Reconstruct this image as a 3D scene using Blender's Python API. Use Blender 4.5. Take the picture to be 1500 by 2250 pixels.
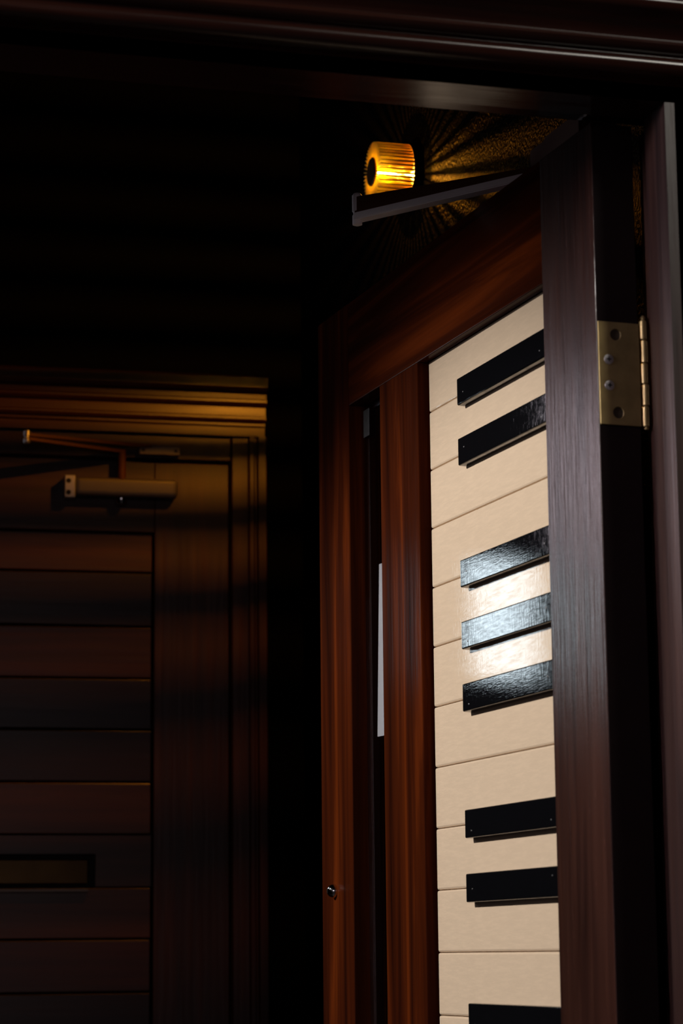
import bpy, bmesh, math, random
from mathutils import Vector, Matrix

random.seed(7)
scene = bpy.context.scene
for o in list(bpy.data.objects):
    bpy.data.objects.remove(o, do_unlink=True)

# ------------------------------------------------------------------ camera
EYE = 1.25                                   # camera height above the pavement
YAW, PITCH, ROLL = math.radians(15.5), math.radians(10.226), math.radians(-0.565)
cam_d = bpy.data.cameras.new('camera')
cam = bpy.data.objects.new('camera', cam_d)
scene.collection.objects.link(cam)
scene.camera = cam
cam_d.sensor_fit = 'VERTICAL'
cam_d.sensor_height = 36.0
cam_d.sensor_width = 24.0
cam_d.lens = 5387.0 / 2250.0 * 36.0
fwd = Vector((math.sin(YAW) * math.cos(PITCH), math.cos(YAW) * math.cos(PITCH), math.sin(PITCH)))
rgt0 = Vector((math.cos(YAW), -math.sin(YAW), 0))
up0 = rgt0.cross(fwd)
rgt = rgt0 * math.cos(ROLL) + up0 * math.sin(ROLL)
up = -rgt0 * math.sin(ROLL) + up0 * math.cos(ROLL)
cam.matrix_world = Matrix(((rgt.x, up.x, -fwd.x, 0), (rgt.y, up.y, -fwd.y, 0), (rgt.z, up.z, -fwd.z, EYE), (0, 0, 0, 1)))
cam_d.clip_start = 0.05
cam_d.dof.use_dof = True
cam_d.dof.focus_distance = 2.80
cam_d.dof.aperture_fstop = 8.0

# ------------------------------------------------------------------ world, light, exposure
scene.view_settings.view_transform = 'Standard'
scene.view_settings.look = 'None'
scene.view_settings.gamma = 1.0
scene.view_settings.use_curve_mapping = False
scene.view_settings.exposure = 0.0
scene.cycles.use_denoising = True
scene.cycles.max_bounces = 8
scene.cycles.sample_clamp_indirect = 6.0

world = bpy.data.worlds.new('night_street')
scene.world = world
world.use_nodes = True
bg = world.node_tree.nodes['Background']
bg.inputs['Color'].default_value = (0.75, 0.70, 0.80, 1)
bg.inputs['Strength'].default_value = 0.007


def area_light(name, loc, target, sx, sy, power, color):
    d = bpy.data.lights.new(name, 'AREA')
    d.shape = 'RECTANGLE'
    d.size, d.size_y, d.energy, d.color = sx, sy, power, color
    o = bpy.data.objects.new(name, d)
    scene.collection.objects.link(o)
    o.location = loc
    o.rotation_euler = (Vector(target) - Vector(loc)).to_track_quat('-Z', 'Y').to_euler()
    return o


def spot_light(name, loc, target, power, color, angle, blend, rad):
    d = bpy.data.lights.new(name, 'SPOT')
    d.energy, d.color, d.spot_size, d.spot_blend, d.shadow_soft_size = power, color, math.radians(angle), blend, rad
    o = bpy.data.objects.new(name, d)
    scene.collection.objects.link(o)
    o.location = loc
    o.rotation_euler = (Vector(target) - Vector(loc)).to_track_quat('-Z', 'Y').to_euler()
    return o


# a ceiling downlight in the vestibule, far to the left, turned onto the open door
spot_light('ceiling_downlight', (-1.20, 2.62, 2.60), (0.83, 2.45, 1.02), 212.0, (1.0, 0.95, 0.90), 45.0, 0.55, 0.035)
# a cool street lamp outside on the left, shining almost along the front wall
street = area_light('street_lamp', (-2.60, 1.38, 2.45), (0.87, 2.12, 1.70), 0.55, 0.55, 3.5, (0.95, 0.86, 1.0))
street.data.spread = math.radians(34)
# an unseen warmer light added high on the right, glinting along the cornice over the doorway
area_light('cornice_light', (2.07, -0.31, 3.6), (1.0, 2.0, 2.1), 0.8, 0.8, 26.0, (1.0, 0.95, 0.84))

# unseen fill added behind the viewer, reaching the far door through the doorway
area_light('far_door_fill', (-0.9, -2.6, 1.7), (0.6, 3.0, 1.6), 2.2, 1.6, 12.0, (1.0, 0.84, 0.90))

# ------------------------------------------------------------------ materials
def new_mat(name):
    m = bpy.data.materials.new(name)
    m.use_nodes = True
    nt = m.node_tree
    return m, nt, nt.nodes['Principled BSDF']


def link(nt, a, b):
    nt.links.new(a, b)


def wood(name, axis, c_dark, c_mid, c_light, rough=0.32, grain=26.0, bump=0.12, spec=0.5):
    m, nt, p = new_mat(name)
    tc = nt.nodes.new('ShaderNodeTexCoord')
    mp = nt.nodes.new('ShaderNodeMapping')
    sc = [grain, grain, grain]
    sc[axis] = grain * 0.045
    mp.inputs['Scale'].default_value = sc
    link(nt, tc.outputs['Object'], mp.inputs['Vector'])
    n1 = nt.nodes.new('ShaderNodeTexNoise')
    n1.inputs['Scale'].default_value = 1.6
    n1.inputs['Detail'].default_value = 5
    n1.inputs['Roughness'].default_value = 0.6
    n1.inputs['Distortion'].default_value = 0.6
    link(nt, mp.outputs['Vector'], n1.inputs['Vector'])
    r = nt.nodes.new('ShaderNodeValToRGB')
    e = r.color_ramp.elements
    e[0].position, e[0].color = 0.30, (*c_dark, 1)
    e[1].position, e[1].color = 0.72, (*c_light, 1)
    k = e.new(0.52)
    k.color = (*c_mid, 1)
    link(nt, n1.outputs['Fac'], r.inputs['Fac'])
    link(nt, r.outputs['Color'], p.inputs['Base Color'])
    n2 = nt.nodes.new('ShaderNodeTexNoise')
    n2.inputs['Scale'].default_value = 7.0
    n2.inputs['Detail'].default_value = 4
    link(nt, mp.outputs['Vector'], n2.inputs['Vector'])
    b = nt.nodes.new('ShaderNodeBump')
    b.inputs['Strength'].default_value = bump
    b.inputs['Distance'].default_value = 0.002
    link(nt, n2.outputs['Fac'], b.inputs['Height'])
    link(nt, b.outputs['Normal'], p.inputs['Normal'])
    mr = nt.nodes.new('ShaderNodeMapRange')
    mr.inputs['To Min'].default_value = rough - 0.06
    mr.inputs['To Max'].default_value = rough + 0.10
    link(nt, n2.outputs['Fac'], mr.inputs['Value'])
    link(nt, mr.outputs['Result'], p.inputs['Roughness'])
    p.inputs['Specular IOR Level'].default_value = spec
    return m


def plain(name, color, rough=0.5, metal=0.0, noise=0.0, nscale=30.0, bump=0.0, bscale=200.0, bdist=0.001, spec=0.5):
    m, nt, p = new_mat(name)
    p.inputs['Base Color'].default_value = (*color, 1)
    p.inputs['Roughness'].default_value = rough
    p.inputs['Metallic'].default_value = metal
    p.inputs['Specular IOR Level'].default_value = spec
    tc = nt.nodes.new('ShaderNodeTexCoord')
    if noise:
        n = nt.nodes.new('ShaderNodeTexNoise')
        n.inputs['Scale'].default_value = nscale
        n.inputs['Detail'].default_value = 4
        link(nt, tc.outputs['Object'], n.inputs['Vector'])
        mx = nt.nodes.new('ShaderNodeMix')
        mx.data_type = 'RGBA'
        mx.inputs[6].default_value = (*[c * (1 - noise) for c in color], 1)
        mx.inputs[7].default_value = (*[min(1, c * (1 + noise)) for c in color], 1)
        link(nt, n.outputs['Fac'], mx.inputs[0])
        link(nt, mx.outputs[2], p.inputs['Base Color'])
    if bump:
        n = nt.nodes.new('ShaderNodeTexNoise')
        n.inputs['Scale'].default_value = bscale
        n.inputs['Detail'].default_value = 3
        link(nt, tc.outputs['Object'], n.inputs['Vector'])
        b = nt.nodes.new('ShaderNodeBump')
        b.inputs['Strength'].default_value = bump
        b.inputs['Distance'].default_value = bdist
        link(nt, n.outputs['Fac'], b.inputs['Height'])
        link(nt, b.outputs['Normal'], p.inputs['Normal'])
    return m


def lacquer(name, color, rough, bump, spec):
    """brushed-on gloss paint: reflections break up along fine brush marks"""
    m, nt, p = new_mat(name)
    p.inputs['Base Color'].default_value = (*color, 1)
    p.inputs['Roughness'].default_value = rough
    tc = nt.nodes.new('ShaderNodeTexCoord')
    # gloss worn away in fine level streaks
    mp3 = nt.nodes.new('ShaderNodeMapping')
    mp3.inputs['Scale'].default_value = (45, 45, 330)
    link(nt, tc.outputs['Object'], mp3.inputs['Vector'])
    n3 = nt.nodes.new('ShaderNodeTexNoise')
    n3.inputs['Scale'].default_value = 1.0
    n3.inputs['Detail'].default_value = 6
    n3.inputs['Roughness'].default_value = 0.7
    link(nt, mp3.outputs['Vector'], n3.inputs['Vector'])
    mr = nt.nodes.new('ShaderNodeMapRange')
    mr.inputs['From Min'].default_value = 0.40
    mr.inputs['From Max'].default_value = 0.66
    mr.inputs['To Min'].default_value = spec * 0.3
    mr.inputs['To Max'].default_value = spec * 1.5
    link(nt, n3.outputs['Fac'], mr.inputs['Value'])
    link(nt, mr.outputs['Result'], p.inputs['Specular IOR Level'])
    mp = nt.nodes.new('ShaderNodeMapping')
    mp.inputs['Scale'].default_value = (90, 90, 900)
    link(nt, tc.outputs['Object'], mp.inputs['Vector'])
    n = nt.nodes.new('ShaderNodeTexNoise')
    n.inputs['Scale'].default_value = 1.0
    n.inputs['Detail'].default_value = 3
    link(nt, mp.outputs['Vector'], n.inputs['Vector'])
    mp2 = nt.nodes.new('ShaderNodeMapping')
    mp2.inputs['Scale'].default_value = (700, 700, 60)
    link(nt, tc.outputs['Object'], mp2.inputs['Vector'])
    n2 = nt.nodes.new('ShaderNodeTexNoise')
    n2.inputs['Scale'].default_value = 1.0
    n2.inputs['Detail'].default_value = 2
    link(nt, mp2.outputs['Vector'], n2.inputs['Vector'])
    ad = nt.nodes.new('ShaderNodeMath')
    ad.operation = 'ADD'
    link(nt, n.outputs['Fac'], ad.inputs[0])
    link(nt, n2.outputs['Fac'], ad.inputs[1])
    b = nt.nodes.new('ShaderNodeBump')
    b.inputs['Strength'].default_value = bump
    b.inputs['Distance'].default_value = 0.0006
    link(nt, ad.outputs[0], b.inputs['Height'])
    link(nt, b.outputs['Normal'], p.inputs['Normal'])
    return m


def satin_black(name):
    m = bpy.data.materials.new(name)
    m.use_nodes = True
    nt = m.node_tree
    nt.nodes.clear()
    out = nt.nodes.new('ShaderNodeOutputMaterial')
    df = nt.nodes.new('ShaderNodeBsdfDiffuse')
    df.inputs['Color'].default_value = (0.0016, 0.0015, 0.0016, 1)
    gl = nt.nodes.new('ShaderNodeBsdfGlossy')
    gl.inputs['Color'].default_value = (0.005, 0.005, 0.005, 1)
    gl.inputs['Roughness'].default_value = 0.36
    ad = nt.nodes.new('ShaderNodeAddShader')
    tc = nt.nodes.new('ShaderNodeTexCoord')
    n = nt.nodes.new('ShaderNodeTexNoise')
    n.inputs['Scale'].default_value = 190
    n.inputs['Detail'].default_value = 4
    link(nt, tc.outputs['Object'], n.inputs['Vector'])
    b = nt.nodes.new('ShaderNodeBump')
    b.inputs['Strength'].default_value = 1.0
    b.inputs['Distance'].default_value = 0.004
    link(nt, n.outputs['Fac'], b.inputs['Height'])
    for sh in (df, gl):
        link(nt, b.outputs['Normal'], sh.inputs['Normal'])
    link(nt, df.outputs[0], ad.inputs[0])
    link(nt, gl.outputs[0], ad.inputs[1])
    link(nt, ad.outputs[0], out.inputs['Surface'])
    return m


def emitter(name, color, strength):
    m = bpy.data.materials.new(name)
    m.use_nodes = True
    nt = m.node_tree
    nt.nodes.clear()
    e = nt.nodes.new('ShaderNodeEmission')
    e.inputs['Color'].default_value = (*color, 1)
    e.inputs['Strength'].default_value = strength
    out = nt.nodes.new('ShaderNodeOutputMaterial')
    link(nt, e.outputs[0], out.inputs['Surface'])
    return m


def pane_glass(name):
    m = bpy.data.materials.new(name)
    m.use_nodes = True
    nt = m.node_tree
    nt.nodes.clear()
    out = nt.nodes.new('ShaderNodeOutputMaterial')
    lw = nt.nodes.new('ShaderNodeLayerWeight')
    lw.inputs['Blend'].default_value = 0.5
    pw = nt.nodes.new('ShaderNodeMath')
    pw.operation = 'POWER'
    pw.inputs[1].default_value = 5.0
    link(nt, lw.outputs['Facing'], pw.inputs[0])
    fr = nt.nodes.new('ShaderNodeMath')
    fr.operation = 'MULTIPLY_ADD'
    fr.inputs[1].default_value = 0.96
    fr.inputs[2].default_value = 0.04
    link(nt, pw.outputs[0], fr.inputs[0])
    tr = nt.nodes.new('ShaderNodeBsdfTransparent')
    tr.inputs['Color'].default_value = (0.90, 0.91, 0.92, 1)
    gl = nt.nodes.new('ShaderNodeBsdfGlossy')
    gl.inputs['Roughness'].default_value = 0.015
    mx = nt.nodes.new('ShaderNodeMixShader')
    link(nt, fr.outputs[0], mx.inputs[0])
    link(nt, tr.outputs[0], mx.inputs[1])
    link(nt, gl.outputs[0], mx.inputs[2])
    link(nt, mx.outputs[0], out.inputs['Surface'])
    return m


DK, MD, LT = (0.013, 0.0030, 0.0015), (0.050, 0.0092, 0.0023), (0.145, 0.0265, 0.0042)
M = {}
M['wood_v'] = wood('mahogany_upright_grain', 2, DK, MD, LT, rough=0.17, spec=0.012, grain=19.0)
M['wood_x'] = wood('mahogany_level_grain', 0, DK, MD, LT, rough=0.17, spec=0.012, grain=19.0)
M['worn_v'] = wood('worn_mahogany_upright', 2, (0.012, 0.004, 0.003), (0.030, 0.0105, 0.007), (0.052, 0.019, 0.012), rough=0.23, bump=0.35)
M['worn_jamb'] = wood('worn_jamb_mahogany', 2, (0.014, 0.006, 0.005), (0.028, 0.0125, 0.010), (0.048, 0.022, 0.016), rough=0.33, bump=0.35)
M['frame_v'] = wood('frame_mahogany_upright', 2, (0.014, 0.0045, 0.003), (0.026, 0.008, 0.005), (0.045, 0.013, 0.007))
M['frame_x'] = wood('frame_mahogany_level', 0, (0.014, 0.0045, 0.003), (0.026, 0.008, 0.005), (0.045, 0.013, 0.007), rough=0.18)
M['far_v'] = wood('far_door_upright', 2, (0.020, 0.006, 0.003), (0.036, 0.010, 0.004), (0.060, 0.016, 0.005), grain=18)
M['far_x'] = wood('far_door_level', 0, (0.020, 0.006, 0.003), (0.040, 0.011, 0.004), (0.070, 0.018, 0.005), grain=18)
M['far_warm'] = wood('far_plank_warm', 0, (0.034, 0.011, 0.004), (0.066, 0.021, 0.006), (0.105, 0.032, 0.009), grain=18)
M['far_dark'] = wood('far_plank_dark', 0, (0.012, 0.004, 0.004), (0.022, 0.007, 0.006), (0.036, 0.011, 0.008), grain=18)
M['ivory'] = lacquer('ivory_gloss_paint', (0.73, 0.565, 0.41), 0.035, 0.040, 0.26)
M['ebony'] = lacquer('black_gloss_paint', (0.004, 0.004, 0.005), 0.04, 0.060, 0.75)
M['dark_gap'] = plain('dark_backing_board', (0.006, 0.003, 0.002), 0.7)
M['bead'] = wood('glazing_bead_wood', 2, (0.008, 0.003, 0.002), (0.014, 0.004, 0.003), (0.022, 0.006, 0.003))
M['glass'] = pane_glass('clear_pane')
M['brass'] = plain('tarnished_brass', (0.37, 0.27, 0.12), 0.45, 0.9, 0.35, 60, 0.15, 300)
M['steel'] = plain('zinc_screw', (0.50, 0.48, 0.48), 0.35, 0.9)
M['hole'] = plain('old_screw_hole', (0.035, 0.020, 0.008), 0.8)
M['edge'] = plain('shade_dark_edge', (0.0075, 0.0022, 0.0022), 0.6, 0, 0.3, 40, spec=0.15)
M['chrome'] = plain('polished_chrome', (0.72, 0.72, 0.72), 0.08, 1.0)
M['slot'] = plain('screw_slot_dark', (0.01, 0.008, 0.007), 0.8)
M['arm'] = plain('grey_enamel_arm', (0.80, 0.76, 0.80), 0.45, 0.0)
M['closer_brown'] = plain('brown_enamel_closer', (0.085, 0.026, 0.008), 0.55, 0.0, spec=0.15)
M['closer_grey'] = plain('grey_enamel_closer', (0.13, 0.11, 0.10), 0.4, 0.4)
M['black_wall'] = satin_black('black_satin_wall')
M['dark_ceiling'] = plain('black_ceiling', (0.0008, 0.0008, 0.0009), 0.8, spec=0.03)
M['outer_wall'] = plain('dark_painted_wall', (0.012, 0.006, 0.006), 0.6, 0, 0.3, 8)
M['floor'] = plain('dark_stone_floor', (0.02, 0.018, 0.018), 0.6, 0, 0.3, 9)
M['fin'] = plain('gold_anodised_fin', (0.92, 0.72, 0.22), 0.5, 0.0)
M['lampcap'] = plain('brown_lamp_cap', (0.10, 0.045, 0.012), 0.5, 0.3)
M['led'] = emitter('amber_led', (1.0, 0.50, 0.10), 260.0)
M['daylit'] = emitter('frosted_daylit_pane', (0.78, 0.92, 1.0), 6.5)
M['milky'] = emitter('added_milky_glow', (0.98, 0.88, 0.98), 4.2)
M['pale_strip'] = plain('pale_reflection', (0.66, 0.64, 0.67), 0.7)
M['tape'] = plain('grey_tape', (0.05, 0.05, 0.055), 0.6, 0, 0.5, 150)

# ------------------------------------------------------------------ mesh helpers
def mesh_from(name, bm, mat, parent=None, smooth=False):
    bmesh.ops.recalc_face_normals(bm, faces=bm.faces)
    me = bpy.data.meshes.new(name)
    bm.to_mesh(me)
    bm.free()
    me.materials.append(mat)
    if smooth:
        for f in me.polygons:
            f.use_smooth = True
    return obj_of(name, me, parent)


def obj_of(name, me, parent=None):
    o = bpy.data.objects.new(name, me)
    scene.collection.objects.link(o)
    if parent is not None:
        o.parent = parent
    return o


def add_box(bm, x0, x1, y0, y1, z0, z1):
    vs = [bm.verts.new((x, y, z)) for z in (z0, z1) for y in (y0, y1) for x in (x0, x1)]
    for f in ((0, 1, 3, 2), (4, 6, 7, 5), (0, 4, 5, 1), (2, 3, 7, 6), (0, 2, 6, 4), (1, 5, 7, 3)):
        bm.faces.new([vs[i] for i in f])
    return vs


def box(name, x0, x1, y0, y1, z0, z1, mat, parent=None, bev=0.0, seg=2):
    bm = bmesh.new()
    add_box(bm, x0, x1, y0, y1, z0, z1)
    if bev:
        bmesh.ops.recalc_face_normals(bm, faces=bm.faces)
        bmesh.ops.bevel(bm, geom=bm.edges[:], offset=bev, segments=seg, profile=0.5, affect='EDGES')
    return mesh_from(name, bm, mat, parent)


def prism(name, pts, a0, a1, plane, mat, parent=None, smooth=False):
    """extrude polygon pts; plane 'xy' along z, 'yz' along x, 'xz' along y"""
    bm = bmesh.new()
    def P(p, a):
        return {'xy': (p[0], p[1], a), 'yz': (a, p[0], p[1]), 'xz': (p[0], a, p[1])}[plane]
    lo = [bm.verts.new(P(p, a0)) for p in pts]
    hi = [bm.verts.new(P(p, a1)) for p in pts]
    n = len(pts)
    for i in range(n):
        bm.faces.new((lo[i], lo[(i + 1) % n], hi[(i + 1) % n], hi[i]))
    bm.faces.new(lo[::-1])
    bm.faces.new(hi)
    o = mesh_from(name, bm, mat, parent, smooth)
    if smooth:
        o.data.set_sharp_from_angle(angle=math.radians(40))
    return o


def lathe(name, prof, origin, axis, mat, parent=None, seg=24, smooth=True):
    """prof: list of (radius, distance along axis)"""
    ax = Vector(axis).normalized()
    a = ax.orthogonal().normalized()
    b = ax.cross(a)
    bm = bmesh.new()
    rings = []
    for r, t in prof:
        c = Vector(origin) + ax * t
        if r < 1e-6:
            rings.append([bm.verts.new(c)])
        else:
            rings.append([bm.verts.new(c + (a * math.cos(2 * math.pi * i / seg) + b * math.sin(2 * math.pi * i / seg)) * r) for i in range(seg)])
    for A, B in zip(rings, rings[1:]):
        for i in range(seg):
            j = (i + 1) % seg
            if len(A) == 1 and len(B) == 1:
                continue
            if len(A) == 1:
                bm.faces.new((A[0], B[i], B[j]))
            elif len(B) == 1:
                bm.faces.new((A[i], A[j], B[0]))
            else:
                bm.faces.new((A[i], A[j], B[j], B[i]))
    if len(rings[0]) > 1:
        bm.faces.new(rings[0][::-1])
    if len(rings[-1]) > 1:
        bm.faces.new(rings[-1])
    o = mesh_from(name, bm, mat, parent, smooth)
    if smooth:
        try:
            o.data.set_sharp_from_angle(angle=math.radians(35))
        except Exception:
            pass
    return o


def bar(name, p, q, w, h, mat, parent=None, h2=None, bev=0.0):
    """straight flat bar from p to q, width w across, height h at p and h2 at q (z measured from the bottom)"""
    p, q = Vector(p), Vector(q)
    h2 = h if h2 is None else h2
    d = (q - p)
    d.z = 0
    d.normalize()
    s = Vector((-d.y, d.x, 0)) * (w / 2)
    bm = bmesh.new()
    vs = []
    for c, hh in ((p, h), (q, h2)):
        for dz in (0, hh):
            for k in (-1, 1):
                vs.append(bm.verts.new(c + s * k + Vector((0, 0, dz))))
    for f in ((0, 1, 3, 2), (4, 6, 7, 5), (0, 4, 5, 1), (2, 3, 7, 6), (0, 2, 6, 4), (1, 5, 7, 3)):
        bm.faces.new([vs[i] for i in f])
    if bev:
        bmesh.ops.recalc_face_normals(bm, faces=bm.faces)
        bmesh.ops.bevel(bm, geom=bm.edges[:], offset=bev, segments=2, affect='EDGES')
    return mesh_from(name, bm, mat, parent)


def empty(name, loc, rz=0.0, parent=None):
    o = bpy.data.objects.new(name, None)
    scene.collection.objects.link(o)
    o.location = loc
    o.rotation_euler = (0, 0, rz)
    o.empty_display_size = 0.05
    if parent is not None:
        o.parent = parent
    return o


def tag(o, label=None, cat=None, group=None, kind=None):
    if label:
        o['label'] = label
    if cat:
        o['category'] = cat
    if group:
        o['group'] = group
    if kind:
        o['kind'] = kind
    return o


def struct(o, label=None, cat=None):
    return tag(o, label, cat, kind='structure')


# ------------------------------------------------------------------ room shell
Y0, Y1, YI = 2.05, 2.10, 2.15          # frame: outer face, end of the door stop, inner face
XR, XL = 0.889, 0.087                  # stop faces of the two jambs
RW = 1.0                               # right wall of the vestibule
LW = -1.75                             # left wall
CEIL = 2.72
HEAD = EYE + 0.790

struct(box('floor', -4, 4, -3.0, 4.3, -0.12, 0.0, M['floor']), 'dark stone floor running in from the street', 'floor')
struct(box('ceiling', LW - 0.1, RW + 0.1, YI, 4.2, CEIL, CEIL + 0.1, M['dark_ceiling']), 'black ceiling of the vestibule', 'ceiling')
struct(box('wall_right', RW, RW + 0.12, YI, 4.2, 0.0, CEIL, M['black_wall']), 'black glossy textured wall behind the open door', 'wall')
struct(box('wall_left', LW - 0.12, LW, YI, 4.2, 0.0, CEIL, M['black_wall']), 'black wall on the left of the vestibule', 'wall')
bm = bmesh.new()
add_box(bm, -4, XL - 0.06, Y0 + 0.03, YI, 0, 3.6)
add_box(bm, XR + 0.06, 4, Y0 + 0.03, YI, 0, 3.6)
add_box(bm, XL - 0.06, XR + 0.06, Y0 + 0.03, YI, HEAD + 0.06, 3.6)
struct(mesh_from('wall_front', bm, M['outer_wall']), 'dark painted street wall around the doorway', 'wall')

# doorway lining with its door stop and rebate
struct(prism('trim_1', [(XR, Y0), (XR, Y1), (XR + 0.015, Y1), (XR + 0.015, YI), (XR + 0.06, YI), (XR + 0.06, Y0)], 0, HEAD, 'xy', M['worn_jamb']),
       'mahogany door jamb on the hinge side', 'door frame')
struct(prism('trim_2', [(XL, Y0), (XL, Y1), (XL - 0.015, Y1), (XL - 0.015, YI), (XL - 0.06, YI), (XL - 0.06, Y0)], 0, HEAD, 'xy', M['frame_v']),
       'mahogany door jamb on the latch side', 'door frame')
struct(prism('trim_3', [(Y0, HEAD), (Y1, HEAD), (Y1, HEAD + 0.012), (YI, HEAD + 0.012), (YI, HEAD + 0.06), (Y0, HEAD + 0.06)], XL - 0.06, XR + 0.06, 'yz', M['frame_x']),
       'mahogany door head above the opening', 'door frame')

# moulded architrave: over the head, and down both sides
MP = [(2.05, .790), (2.05, .806), (2.046, .8085), (2.036, .810), (2.030, .8125), (2.027, .816), (2.0265, .820), (2.028, .824), (2.031, .8265),
      (2.031, .8285), (2.026, .8295), (2.021, .832), (2.019, .8355), (2.020, .839), (2.022, .8405), (2.021, .845), (2.016, .852), (2.008, .857),
      (2.001, .859), (1.997, .8605), (1.994, .864), (1.9935, .868), (1.996, .872), (1.999, .8735), (1.998, .880), (1.992, .889), (1.982, .896),
      (1.972, .899), (1.966, .905), (1.965, .915), (1.968, .922), (1.968, .985), (2.08, .985), (2.08, .852), (2.05, .852)]
DZ = HEAD - 0.790
mp = [(y, z + DZ) for y, z in MP]
struct(prism('trim_4', [(y, z) for y, z in mp], -0.35, 1.35, 'yz', M['frame_x'], smooth=True), 'moulded mahogany cornice over the doorway', 'moulding')
off = [(z - .790, y) for y, z in MP]
o = struct(prism('trim_5', [(XR + 0.010 + a, y) for a, y in off if a < 0.137] , 0, HEAD + 0.004, 'xy', M['frame_v']), 'moulded mahogany architrave right of the hinge jamb', 'moulding')
o = struct(prism('trim_6', [(XL - 0.010 - a, y) for a, y in off if a < 0.137], 0, HEAD + 0.004, 'xy', M['frame_v']), 'moulded mahogany architrave on the latch side', 'moulding')

# ------------------------------------------------------------------ the open piano-key door
HX, HY = 0.8488, 2.1375
OPEN = math.radians(93.95)
TH, DW = 0.044, 0.826
ZB, ZT = 0.008, EYE + 0.797
RAIL_B = EYE + 0.667                    # underside of the top rail
BOT_T = 0.27                            # top of the bottom rail
door = struct(empty('door_1', (HX, HY, 0), OPEN), 'open mahogany door with a piano keyboard panel and a narrow glazed slit', 'door')
# local axes: x away from the hinge along the face, y out of the keyboard face, z up
def dbox(name, s0, s1, d0, d1, z0, z1, mat, parent=None, bev=0.0):
    return box(name, s0, s1, -d1, -d0, z0, z1, mat, parent or door, bev)

hs = dbox('hinge_stile', 0, .124, 0, TH, ZB, ZT, M['worn_v'], bev=.0012)
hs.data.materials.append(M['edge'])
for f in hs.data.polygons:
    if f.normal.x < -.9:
        f.material_index = 1            # darker colour on the edge face stands in for shade
dbox('lock_stile', .712, DW, 0, TH, ZB, ZT, M['wood_v'], bev=.0012)
dbox('mullion', .476, .601, 0, TH, BOT_T, RAIL_B, M['wood_v'], bev=.0012)
dbox('top_rail', .124, .712, .0004, TH - .0004, RAIL_B, ZT - .0004, M['wood_x'], bev=.001)
dbox('bottom_rail', .124, .712, .0004, TH - .0004, ZB, BOT_T, M['wood_x'], bev=.001)
dbox('backing_board', .124, .476, .031, .040, BOT_T, RAIL_B, M['dark_gap'])
# glazing
gp = dbox('glass_pane', .601, .712, .0200, .0235, BOT_T, RAIL_B, M['glass'])
for s0, s1, z0, z1 in ((.601, .608, BOT_T, RAIL_B), (.705, .712, BOT_T, RAIL_B)):
    dbox('glazing_bead', s0, s1, .0240, .034, z0, z1, M['bead'], bev=.001)
dbox('glazing_bead', .608, .705, .0240, .034, RAIL_B - .007, RAIL_B, M['bead'], bev=.001)
t = dbox('sticker', .6905, .7105, .0192, .0199, EYE + .627, EYE + .661, M['tape'], gp)
t['label'] = 'scrap of grey tape on the glass'

pn = prism('reflection_strip', [(.6085, EYE + .255), (.6870, EYE + .2565), (.6745, EYE + .464), (.6085, EYE + .4625)], -.0245, -.0240, 'xz', M['pale_strip'], gp)  # pale strip put in for a bright reflection in the glass
pn['label'] = 'pale strip behind the glass in place of a reflection'

# white keys: shared mesh, chamfered grooves between them
PITCHK, G0 = 0.0674, EYE + 0.6078       # key pitch, first groove
KD0, KD1 = .0120, .0300
def key_mesh(name, h):
    bm = bmesh.new()
    add_box(bm, .1245, .4715, -KD1, -KD0, 0, h)
    bmesh.ops.recalc_face_normals(bm, faces=bm.faces)
    ed = [e for e in bm.edges if all(v.co.y > -KD0 - 1e-6 for v in e.verts)] + \
         [e for e in bm.edges if all(v.co.x > .47 for v in e.verts) and abs(e.verts[0].co.y - e.verts[1].co.y) > .001]
    bmesh.ops.bevel(bm, geom=ed, offset=.0022, segments=2, profile=0.5, affect='EDGES')
    bmesh.ops.recalc_face_normals(bm, faces=bm.faces)
    me = bpy.data.meshes.new(name)
    bm.to_mesh(me)
    bm.free()
    me.materials.append(M['ivory'])
    return me
grooves = []
z = G0
while z > BOT_T + .03:
    grooves.append(z)
    z -= PITCHK
km = key_mesh('white_key', PITCHK - .0006)
top = obj_of('white_key', key_mesh('white_key', RAIL_B - G0 - .0003), door)
top.location = (0, 0, G0)
for i, g in enumerate(grooves):
    if i + 1 < len(grooves):
        o = obj_of('white_key', km, door)
        o.location = (0, 0, grooves[i + 1])
last = obj_of('white_key', key_mesh('white_key', grooves[-1] - BOT_T - .0006), door)
last.location = (0, 0, BOT_T)
# black keys in twos and threes, straddling the grooves
bm = bmesh.new()
add_box(bm, .1245, .3640, -KD0 + .0001, -.0025, -.0155, .0155)
for v in bm.verts:
    if v.co.y > -.005:
        v.co.z *= 0.965
bmesh.ops.recalc_face_normals(bm, faces=bm.faces)
bmesh.ops.bevel(bm, geom=bm.edges[:], offset=.0014, segments=2, profile=0.5, affect='EDGES')
bmesh.ops.recalc_face_normals(bm, faces=bm.faces)
bme = bpy.data.meshes.new('black_key')
bm.to_mesh(bme)
bm.free()
bme.materials.append(M['ebony'])
nail = None
for i, g in enumerate(grooves):
    if i % 7 in (2, 6):                 # E-F and B-C have no black key
        continue
    o = obj_of('black_key', bme, door)
    o.location = (0, 0, g - .0008)
    for s in (.346, .140):
        if nail is None:
            nail = lathe('nail_head', [(.0009, 0), (.0007, .0004), (0, .0006)], (0, -.0025, 0), (0, 1, 0), M['steel'], o, 8)
            k = nail
        else:
            k = obj_of('nail_head', nail.data, o)
        k.location = (s, 0, random.uniform(-.009, .009))

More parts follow.
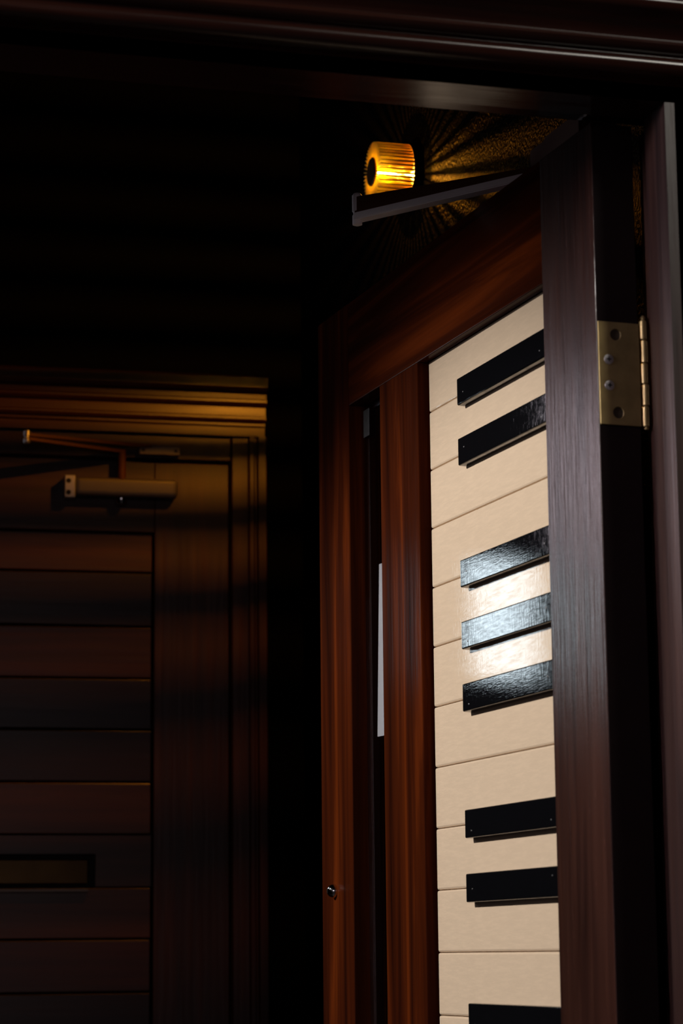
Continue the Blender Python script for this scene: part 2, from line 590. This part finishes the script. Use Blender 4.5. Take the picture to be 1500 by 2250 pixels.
# brass butt hinge let into the door edge
def boolean_cut(o, cutters):
    for c in cutters:
        md = o.modifiers.new('cut', 'BOOLEAN')
        md.operation = 'DIFFERENCE'
        md.solver = 'EXACT'
        md.object = c
    bpy.context.view_layer.update()
    dg = bpy.context.evaluated_depsgraph_get()
    me = bpy.data.meshes.new_from_object(o.evaluated_get(dg))
    o.modifiers.clear()
    o.data = me
    for c in cutters:
        bpy.data.objects.remove(c, do_unlink=True)

def make_hinge(zc):
    leaf = dbox('hinge', -.0016, .0002, .0008, .0440, zc - .0507, zc + .0507, M['brass'], bev=.0004)
    cut = []
    for d, dz in ((.019, .0382), (.0198, -.0385)):
        c = lathe('cutter', [(.0063, 0), (.0050, .004)], (-.0030, -d, zc + dz), (1, 0, 0), M['slot'], door, 20, False)
        cut.append(c)
    boolean_cut(leaf, cut)
    for d, dz in ((.019, .0382), (.0198, -.0385)):
        h = lathe('screw_hole', [(.0058, 0), (.0056, .0003)], (-.00015, -d, zc + dz), (-1, 0, 0), M['hole'], leaf, 16, False)
    for d, dz in ((.011, .0133), (.011, -.0123)):
        s = lathe('screw', [(.0051, 0), (.0048, .0007), (.003, .0010), (0, .0011)], (-.0015, -d, zc + dz), (-1, 0, 0), M['steel'], leaf, 20)
        bmx = bmesh.new()
        add_box(bmx, -.0030, -.0024, -d - .0022, -d + .0022, zc + dz - .0006, zc + dz + .0006)
        add_box(bmx, -.0030, -.0024, -d - .0006, -d + .0006, zc + dz - .0022, zc + dz + .0022)
        mesh_from('screw_slot', bmx, M['slot'], leaf)
    zs = [.0545, .0350, .0120, -.0087, -.0303, -.0510]
    for i in range(5):
        a, b = zc + zs[i + 1] + .0004, zc + zs[i] - .0004
        off_d = .0490 + (.0007 if i % 2 else 0)
        lathe('knuckle', [(.0030, 0), (.0036, .0008), (.0036, b - a - .0008), (.0030, b - a)], (-.0004, -off_d, a), (0, 0, 1), M['brass'], leaf, 16)
    lathe('hinge_pin', [(.0018, 0), (.0025, .001), (.0018, .110), (.0024, .1110), (.0012, .1130)], (-.0004, -.0493, zc - .0535), (0, 0, 1), M['brass'], leaf, 12)
    return leaf
make_hinge(EYE + .5459)
make_hinge(0.30)

# little chrome night-latch cylinder on the lock stile
lk = lathe('lock_cylinder', [(.0082, 0), (.0084, .0014), (.0080, .0042), (.0066, .0074), (.0042, .0094), (.0016, .0102), (0, .0103)], (.7775, 0, EYE + .076), (0, 1, 0), M['chrome'], door, 24)
box('keyway', .7770, .7780, .0094, .0105, EYE + .0735, EYE + .0785, M['slot'], lk)

# ------------------------------------------------------------------ closer of the open door
DV = Vector((math.cos(OPEN), math.sin(OPEN), 0))
NB = Vector((math.sin(OPEN), -math.cos(OPEN), 0))      # out of the back face
def on_door(s, d, z):
    return Vector((HX, HY, 0)) + DV * s + NB * d + Vector((0, 0, z))
cl = empty('door_closer', on_door(.18, TH, EYE + .80))
tag(cl, 'brown door closer with a long grey arm reaching over the open door beneath the lamp', 'door closer')
def world_mesh_child(o, parent):
    o.parent = parent
    o.matrix_parent_inverse = Matrix.Translation(parent.location).inverted()
    return o
b_ = box('closer_body', 0, 1, 0, 1, 0, 1, M['closer_brown'])
me = b_.data
c8 = [on_door(s, d, zz) for zz in (EYE + .745, EYE + .867) for d in (TH + .0005, .088) for s in (.105, .262)]
bm = bmesh.new()
vs = [bm.verts.new(c) for c in c8]
for f in ((0, 1, 3, 2), (4, 6, 7, 5), (0, 4, 5, 1), (2, 3, 7, 6), (0, 2, 6, 4), (1, 5, 7, 3)):
    bm.faces.new([vs[i] for i in f])
bmesh.ops.recalc_face_normals(bm, faces=bm.faces)
bmesh.ops.bevel(bm, geom=bm.edges[:], offset=.017, segments=5, affect='EDGES')
bm.to_mesh(me)
bm.free()
world_mesh_child(b_, cl)
EL = Vector((.7340, 2.5675, EYE + .8155))
EN = Vector((.9070, 2.3430, EYE + .8155))
world_mesh_child(bar('arm', EL, EN, .016, .0085, M['arm'], bev=.0012), cl)
world_mesh_child(bar('arm_web', EL + Vector((0, 0, .0086)), EN + Vector((0, 0, .0086)), .010, .0190, M['closer_brown'], h2=.003), cl)
world_mesh_child(lathe('elbow_pin', [(.0030, -.005), (.0056, -.004), (.0056, .0065), (.0046, .0075), (.0046, .0105), (.0058, .0115), (.0058, .0300), (.004, .0325)], EL, (0, 0, 1), M['arm'], None, 16), cl)

# ------------------------------------------------------------------ sun-ray wall lamp
LY, LZ = 3.2045, EYE + 1.0922
lamp = tag(empty('wall_lamp', (RW, LY, LZ)), 'glowing amber cylinder wall lamp with radial metal fins', 'lamp')
def lp(name, prof, mat, seg=40):
    return lathe(name, prof, (0, 0, 0), (-1, 0, 0), mat, lamp, seg)
lp('base_plate', [(.030, 0.0005), (.040, .003), (.043, .0095), (.043, .0118), (.018, .0119)], M['lampcap'])
lp('front_cap', [(.0206, .0590), (.0206, .0625), (.0190, .0640), (0, .0642)], M['lampcap'])
NF = 46
FT = .00088
bm = bmesh.new()
add_box(bm, -.0615, -.0117, -FT, FT, .0195, .0430)
for v in bm.verts:
    if v.co.z > .03:
        v.co.y *= 1.6
    if v.co.x < -.04:
        v.co.y *= .42
bmesh.ops.recalc_face_normals(bm, faces=bm.faces)
fme = bpy.data.meshes.new('fin')
bm.to_mesh(fme)
bm.free()
fme.materials.append(M['fin'])
for i in range(NF):
    f = obj_of('fin', fme, lamp)
    f.rotation_euler = (2 * math.pi * i / NF + math.radians(97.9), 0, 0)
lathe('led_element', [(.0008, 0), (.0014, .001), (.0014, .030), (.0008, .031)], (-.026, 0, 0), (-1, 0, 0), M['led'], lamp, 10)
AMBER = (1.0, 0.34, 0.02)
def led_point(name, loc, power, rad, col=AMBER):
    d = bpy.data.lights.new(name, 'POINT')
    d.energy, d.color, d.shadow_soft_size = power, col, rad
    o = bpy.data.objects.new(name, d)
    scene.collection.objects.link(o)
    o.parent = lamp
    o.location = loc
for x in (-.0165, -.0225):
    led_point('lamp_light', (x, 0, 0), 6.0, .0008)
for k in range(15):
    a = math.radians(24.0 * k + 5.0)
    led_point('lamp_ring_light', (-.040, -.0160 * math.sin(a), .0160 * math.cos(a)), 0.25, .0012, (1.0, 0.50, 0.0))

# ------------------------------------------------------------------ far wall with the second door
FA = math.radians(-2.63)
FX, FY = 0.95, 3.85
def far(name):
    return empty(name, (FX, FY, 0), FA)
wb = far('wall_back')
struct(wb, 'black rear wall of the vestibule around the second door', 'wall')
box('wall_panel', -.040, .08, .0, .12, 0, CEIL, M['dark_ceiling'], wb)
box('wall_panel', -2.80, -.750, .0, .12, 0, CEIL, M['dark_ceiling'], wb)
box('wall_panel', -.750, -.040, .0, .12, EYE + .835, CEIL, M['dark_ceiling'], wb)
# casing and cornice
def far_struct(o, label, cat):
    o.location = (FX, FY, 0)
    o.rotation_euler = (0, 0, FA)
    return struct(o, label, cat)
casing = [(-.043, .03), (-.043, -.012), (-.040, -.016), (-.034, -.016), (-.031, -.012), (-.029, -.012), (-.026, -.018), (-.014, -.018), (-.012, -.015), (-.012, 0), (-.035, 0.0), (-.035, .03)]
far_struct(prism('trim_7', casing, 0, EYE + .838, 'xy', M['far_v']), 'moulded casing up the right side of the second door', 'moulding')
lj = [(-.792 - x, y) for x, y in casing]
far_struct(prism('trim_8', lj, 0, EYE + .838, 'xy', M['far_v']), 'moulded casing up the left side of the second door', 'moulding')
corn = [(.0, .838), (-.018, .838), (-.018, .852), (-.022, .8545), (-.022, .8585), (-.027, .860), (-.031, .8640), (-.031, .8675), (-.027, .8700), (-.027, .884), (-.034, .887),
        (-.038, .8905), (-.038, .8945), (-.033, .8975), (-.033, .905), (-.044, .909), (-.048, .914), (-.048, .930), (-.044, .934), (0, .934)]
far_struct(prism('trim_9', [(y, z + EYE) for y, z in corn], -.81, -.016, 'yz', M['far_x']), 'stepped cornice moulding over the second door, catching amber light', 'moulding')
far_struct(prism('trim_10', [(-.043, -.010), (-.043, .06), (-.071, .06), (-.071, -.004), (-.068, -.010)], 0, EYE + .838, 'xy', M['far_v']), 'right jamb lining of the second door', 'door frame')
far_struct(prism('trim_11', [(-.749, -.010), (-.749, .06), (-.721, .06), (-.721, -.004), (-.724, -.010)], 0, EYE + .838, 'xy', M['far_v']), 'left jamb lining of the second door', 'door frame')
far_struct(box('trim_12', -.721, -.071, -.008, .06, EYE + .797, EYE + .838, M['far_x'], None, .0015), 'head lining of the second door', 'door frame')

d2 = struct(far('door_2'), 'closed mahogany door of horizontal planks at the back of the vestibule', 'door')
D2T = EYE + .793
PT = EYE + .6765
box('stile', -.1950, -.073, 0, .044, .01, D2T, M['far_v'], d2, .0015)
box('stile', -.719, -.595, 0, .044, .01, D2T, M['far_v'], d2, .0015)
box('top_rail', -.595, -.195, .0003, .0437, PT, D2T, M['far_x'], d2, .001)
box('bottom_rail', -.595, -.195, .0003, .0437, .01, .22, M['far_x'], d2, .001)
pz = [PT, EYE + .611, EYE + .523, EYE + .439, EYE + .3566, EYE + .273, EYE + .190, EYE + .108, EYE + .027]
while pz[-1] > .32:
    pz.append(pz[-1] - .0826)
pz.append(.22)
SZ0, SZ1, SX0, SX1 = EYE + .108, EYE + .160, -.560, -.2855
tone = ['far_warm', 'far_dark', 'far_x', 'far_dark', 'far_dark', 'far_warm', 'far_warm', 'far_warm', 'far_x', 'far_dark']
for i, (a, b) in enumerate(zip(pz, pz[1:])):
    pm = M[tone[i % len(tone)]]
    w = random.uniform(.0085, .0125)
    if abs(a - (EYE + .190)) < 1e-6:
        # the plank that the slot is cut from
        bm = bmesh.new()
        add_box(bm, -.5945, -.1975, w, .034, SZ1, a - .0012)
        add_box(bm, -.5945, SX0, w, .034, b + .0012, SZ1)
        add_box(bm, SX1, -.1975, w, .034, b + .0012, SZ1)
        bmesh.ops.remove_doubles(bm, verts=bm.verts, dist=1e-6)
        mesh_from('plank', bm, pm, d2)
    else:
        box('plank', -.5945, -.1975, w, .034, b + .0012, a - .0012, pm, d2, .0018)
box('backing_board', -.595, -.195, .036, .042, .22, PT, M['dark_gap'], d2)
ls = box('letter_slot', SX0, SX1, .026, .0355, SZ0 + .0012, SZ1, M['slot'], d2)
ls['label'] = 'dark recessed slot cut into the plank'
box('slot_flap', SX0 + .004, SX1 - .010, .018, .0255, SZ0 + .005, SZ1 - .008, plain('aged_brass_flap', (0.10, 0.055, 0.018), 0.22, 0.8, 0.6, 25), ls, .002)
box('slot_lip', SX0, SX1 - .012, -.002, .0105, SZ0 - .008, SZ0 - .002, M['closer_grey'], ls, .001)

# its closer
c2 = far('door_closer')
tag(c2, 'small grey tubular door closer at the top of the plank door', 'door closer')
def cyl_x(name, x0, x1, y, z, r, mat, parent, seg=24):
    return lathe(name, [(r * .9, 0), (r, .002), (r, x1 - x0 - .002), (r * .9, x1 - x0)], (x0, y, z), (1, 0, 0), mat, parent, seg)
bz = EYE + .743
body = box('closer_body', -.328, -.161, -.030, -.001, bz - .0140, bz + .0165, M['closer_grey'], c2, .007, 3)
endp = box('end_plate', -.3450, -.3275, -.030, -.001, bz - .0185, bz + .0185, M['steel'], c2, .0015)
for dz in (-.010, .009):
    lathe('screw', [(.0042, 0), (.003, .0012), (0, .0014)], (-.3385, -.030, bz + dz), (0, -1, 0), M['slot'], endp, 14)
lathe('spindle_cap', [(.0100, 0), (.0100, .004), (.0070, .009), (0, .011)], (-.252, -.020, bz - .0160), (0, 0, -1), M['chrome'], c2, 20)
lathe('spindle', [(.0065, 0), (.0065, .052)], (-.252, -.022, bz + .012), (0, 0, 1), M['closer_brown'], c2, 16)
bar('arm', (-.252, -.022, EYE + .801), (-.4125, -.095, EYE + 0.801), .012, .005, M['closer_brown'], c2)
bar('forearm', (-.4125, -.095, EYE + 0.808), (-.205, -.018, EYE + .812), .010, .005, M['closer_brown'], c2)
lathe('elbow_pin', [(.0050, 0), (.0060, .002), (.0060, .006), (.0045, .008), (.0045, .011), (.0058, .012), (.0058, .019), (.003, .021)], (-.4125, -.095, EYE + 0.797), (0, 0, 1), M['steel'], c2, 16)
shoe = box('shoe', -.2235, -.1576, -.022, -.0085, EYE + .8010, EYE + .8150, M['closer_grey'], c2, .001)
for x in (-.217, -.164):
    lathe('screw', [(.0028, 0), (.002, .0008), (0, .001)], (x, -.022, EYE + .808), (0, -1, 0), M['slot'], shoe, 12)

# a frosted daylit window beside the second door, and an added glow panel
def window(name, label, x0, x1, z0, z1, f, pm):
    w = struct(far(name), label, 'window')
    box('pane', x0, x1, -.004, .0, z0, z1, pm, w)
    for a, b, c, d in ((x0 - f, x0, z0 - f, z1 + f), (x1, x1 + f, z0 - f, z1 + f), (x0, x1, z0 - f, z0), (x0, x1, z1, z1 + f)):
        box('window_frame', a, b, -.012, .0, c, d, M['far_v'], w, .001)
    return w
window('window_1', 'small frosted daylit window in the back wall beside the plank door', -.940, -.806, EYE + .465, EYE + .670, .006, M['daylit'])
window('glow_panel', 'taller added glow panel on the back wall further left of the plank door', -1.42, -1.02, EYE + .70, EYE + 1.00, .014, M['milky'])  # glowing panel added for the grey sheen on the hinge stile
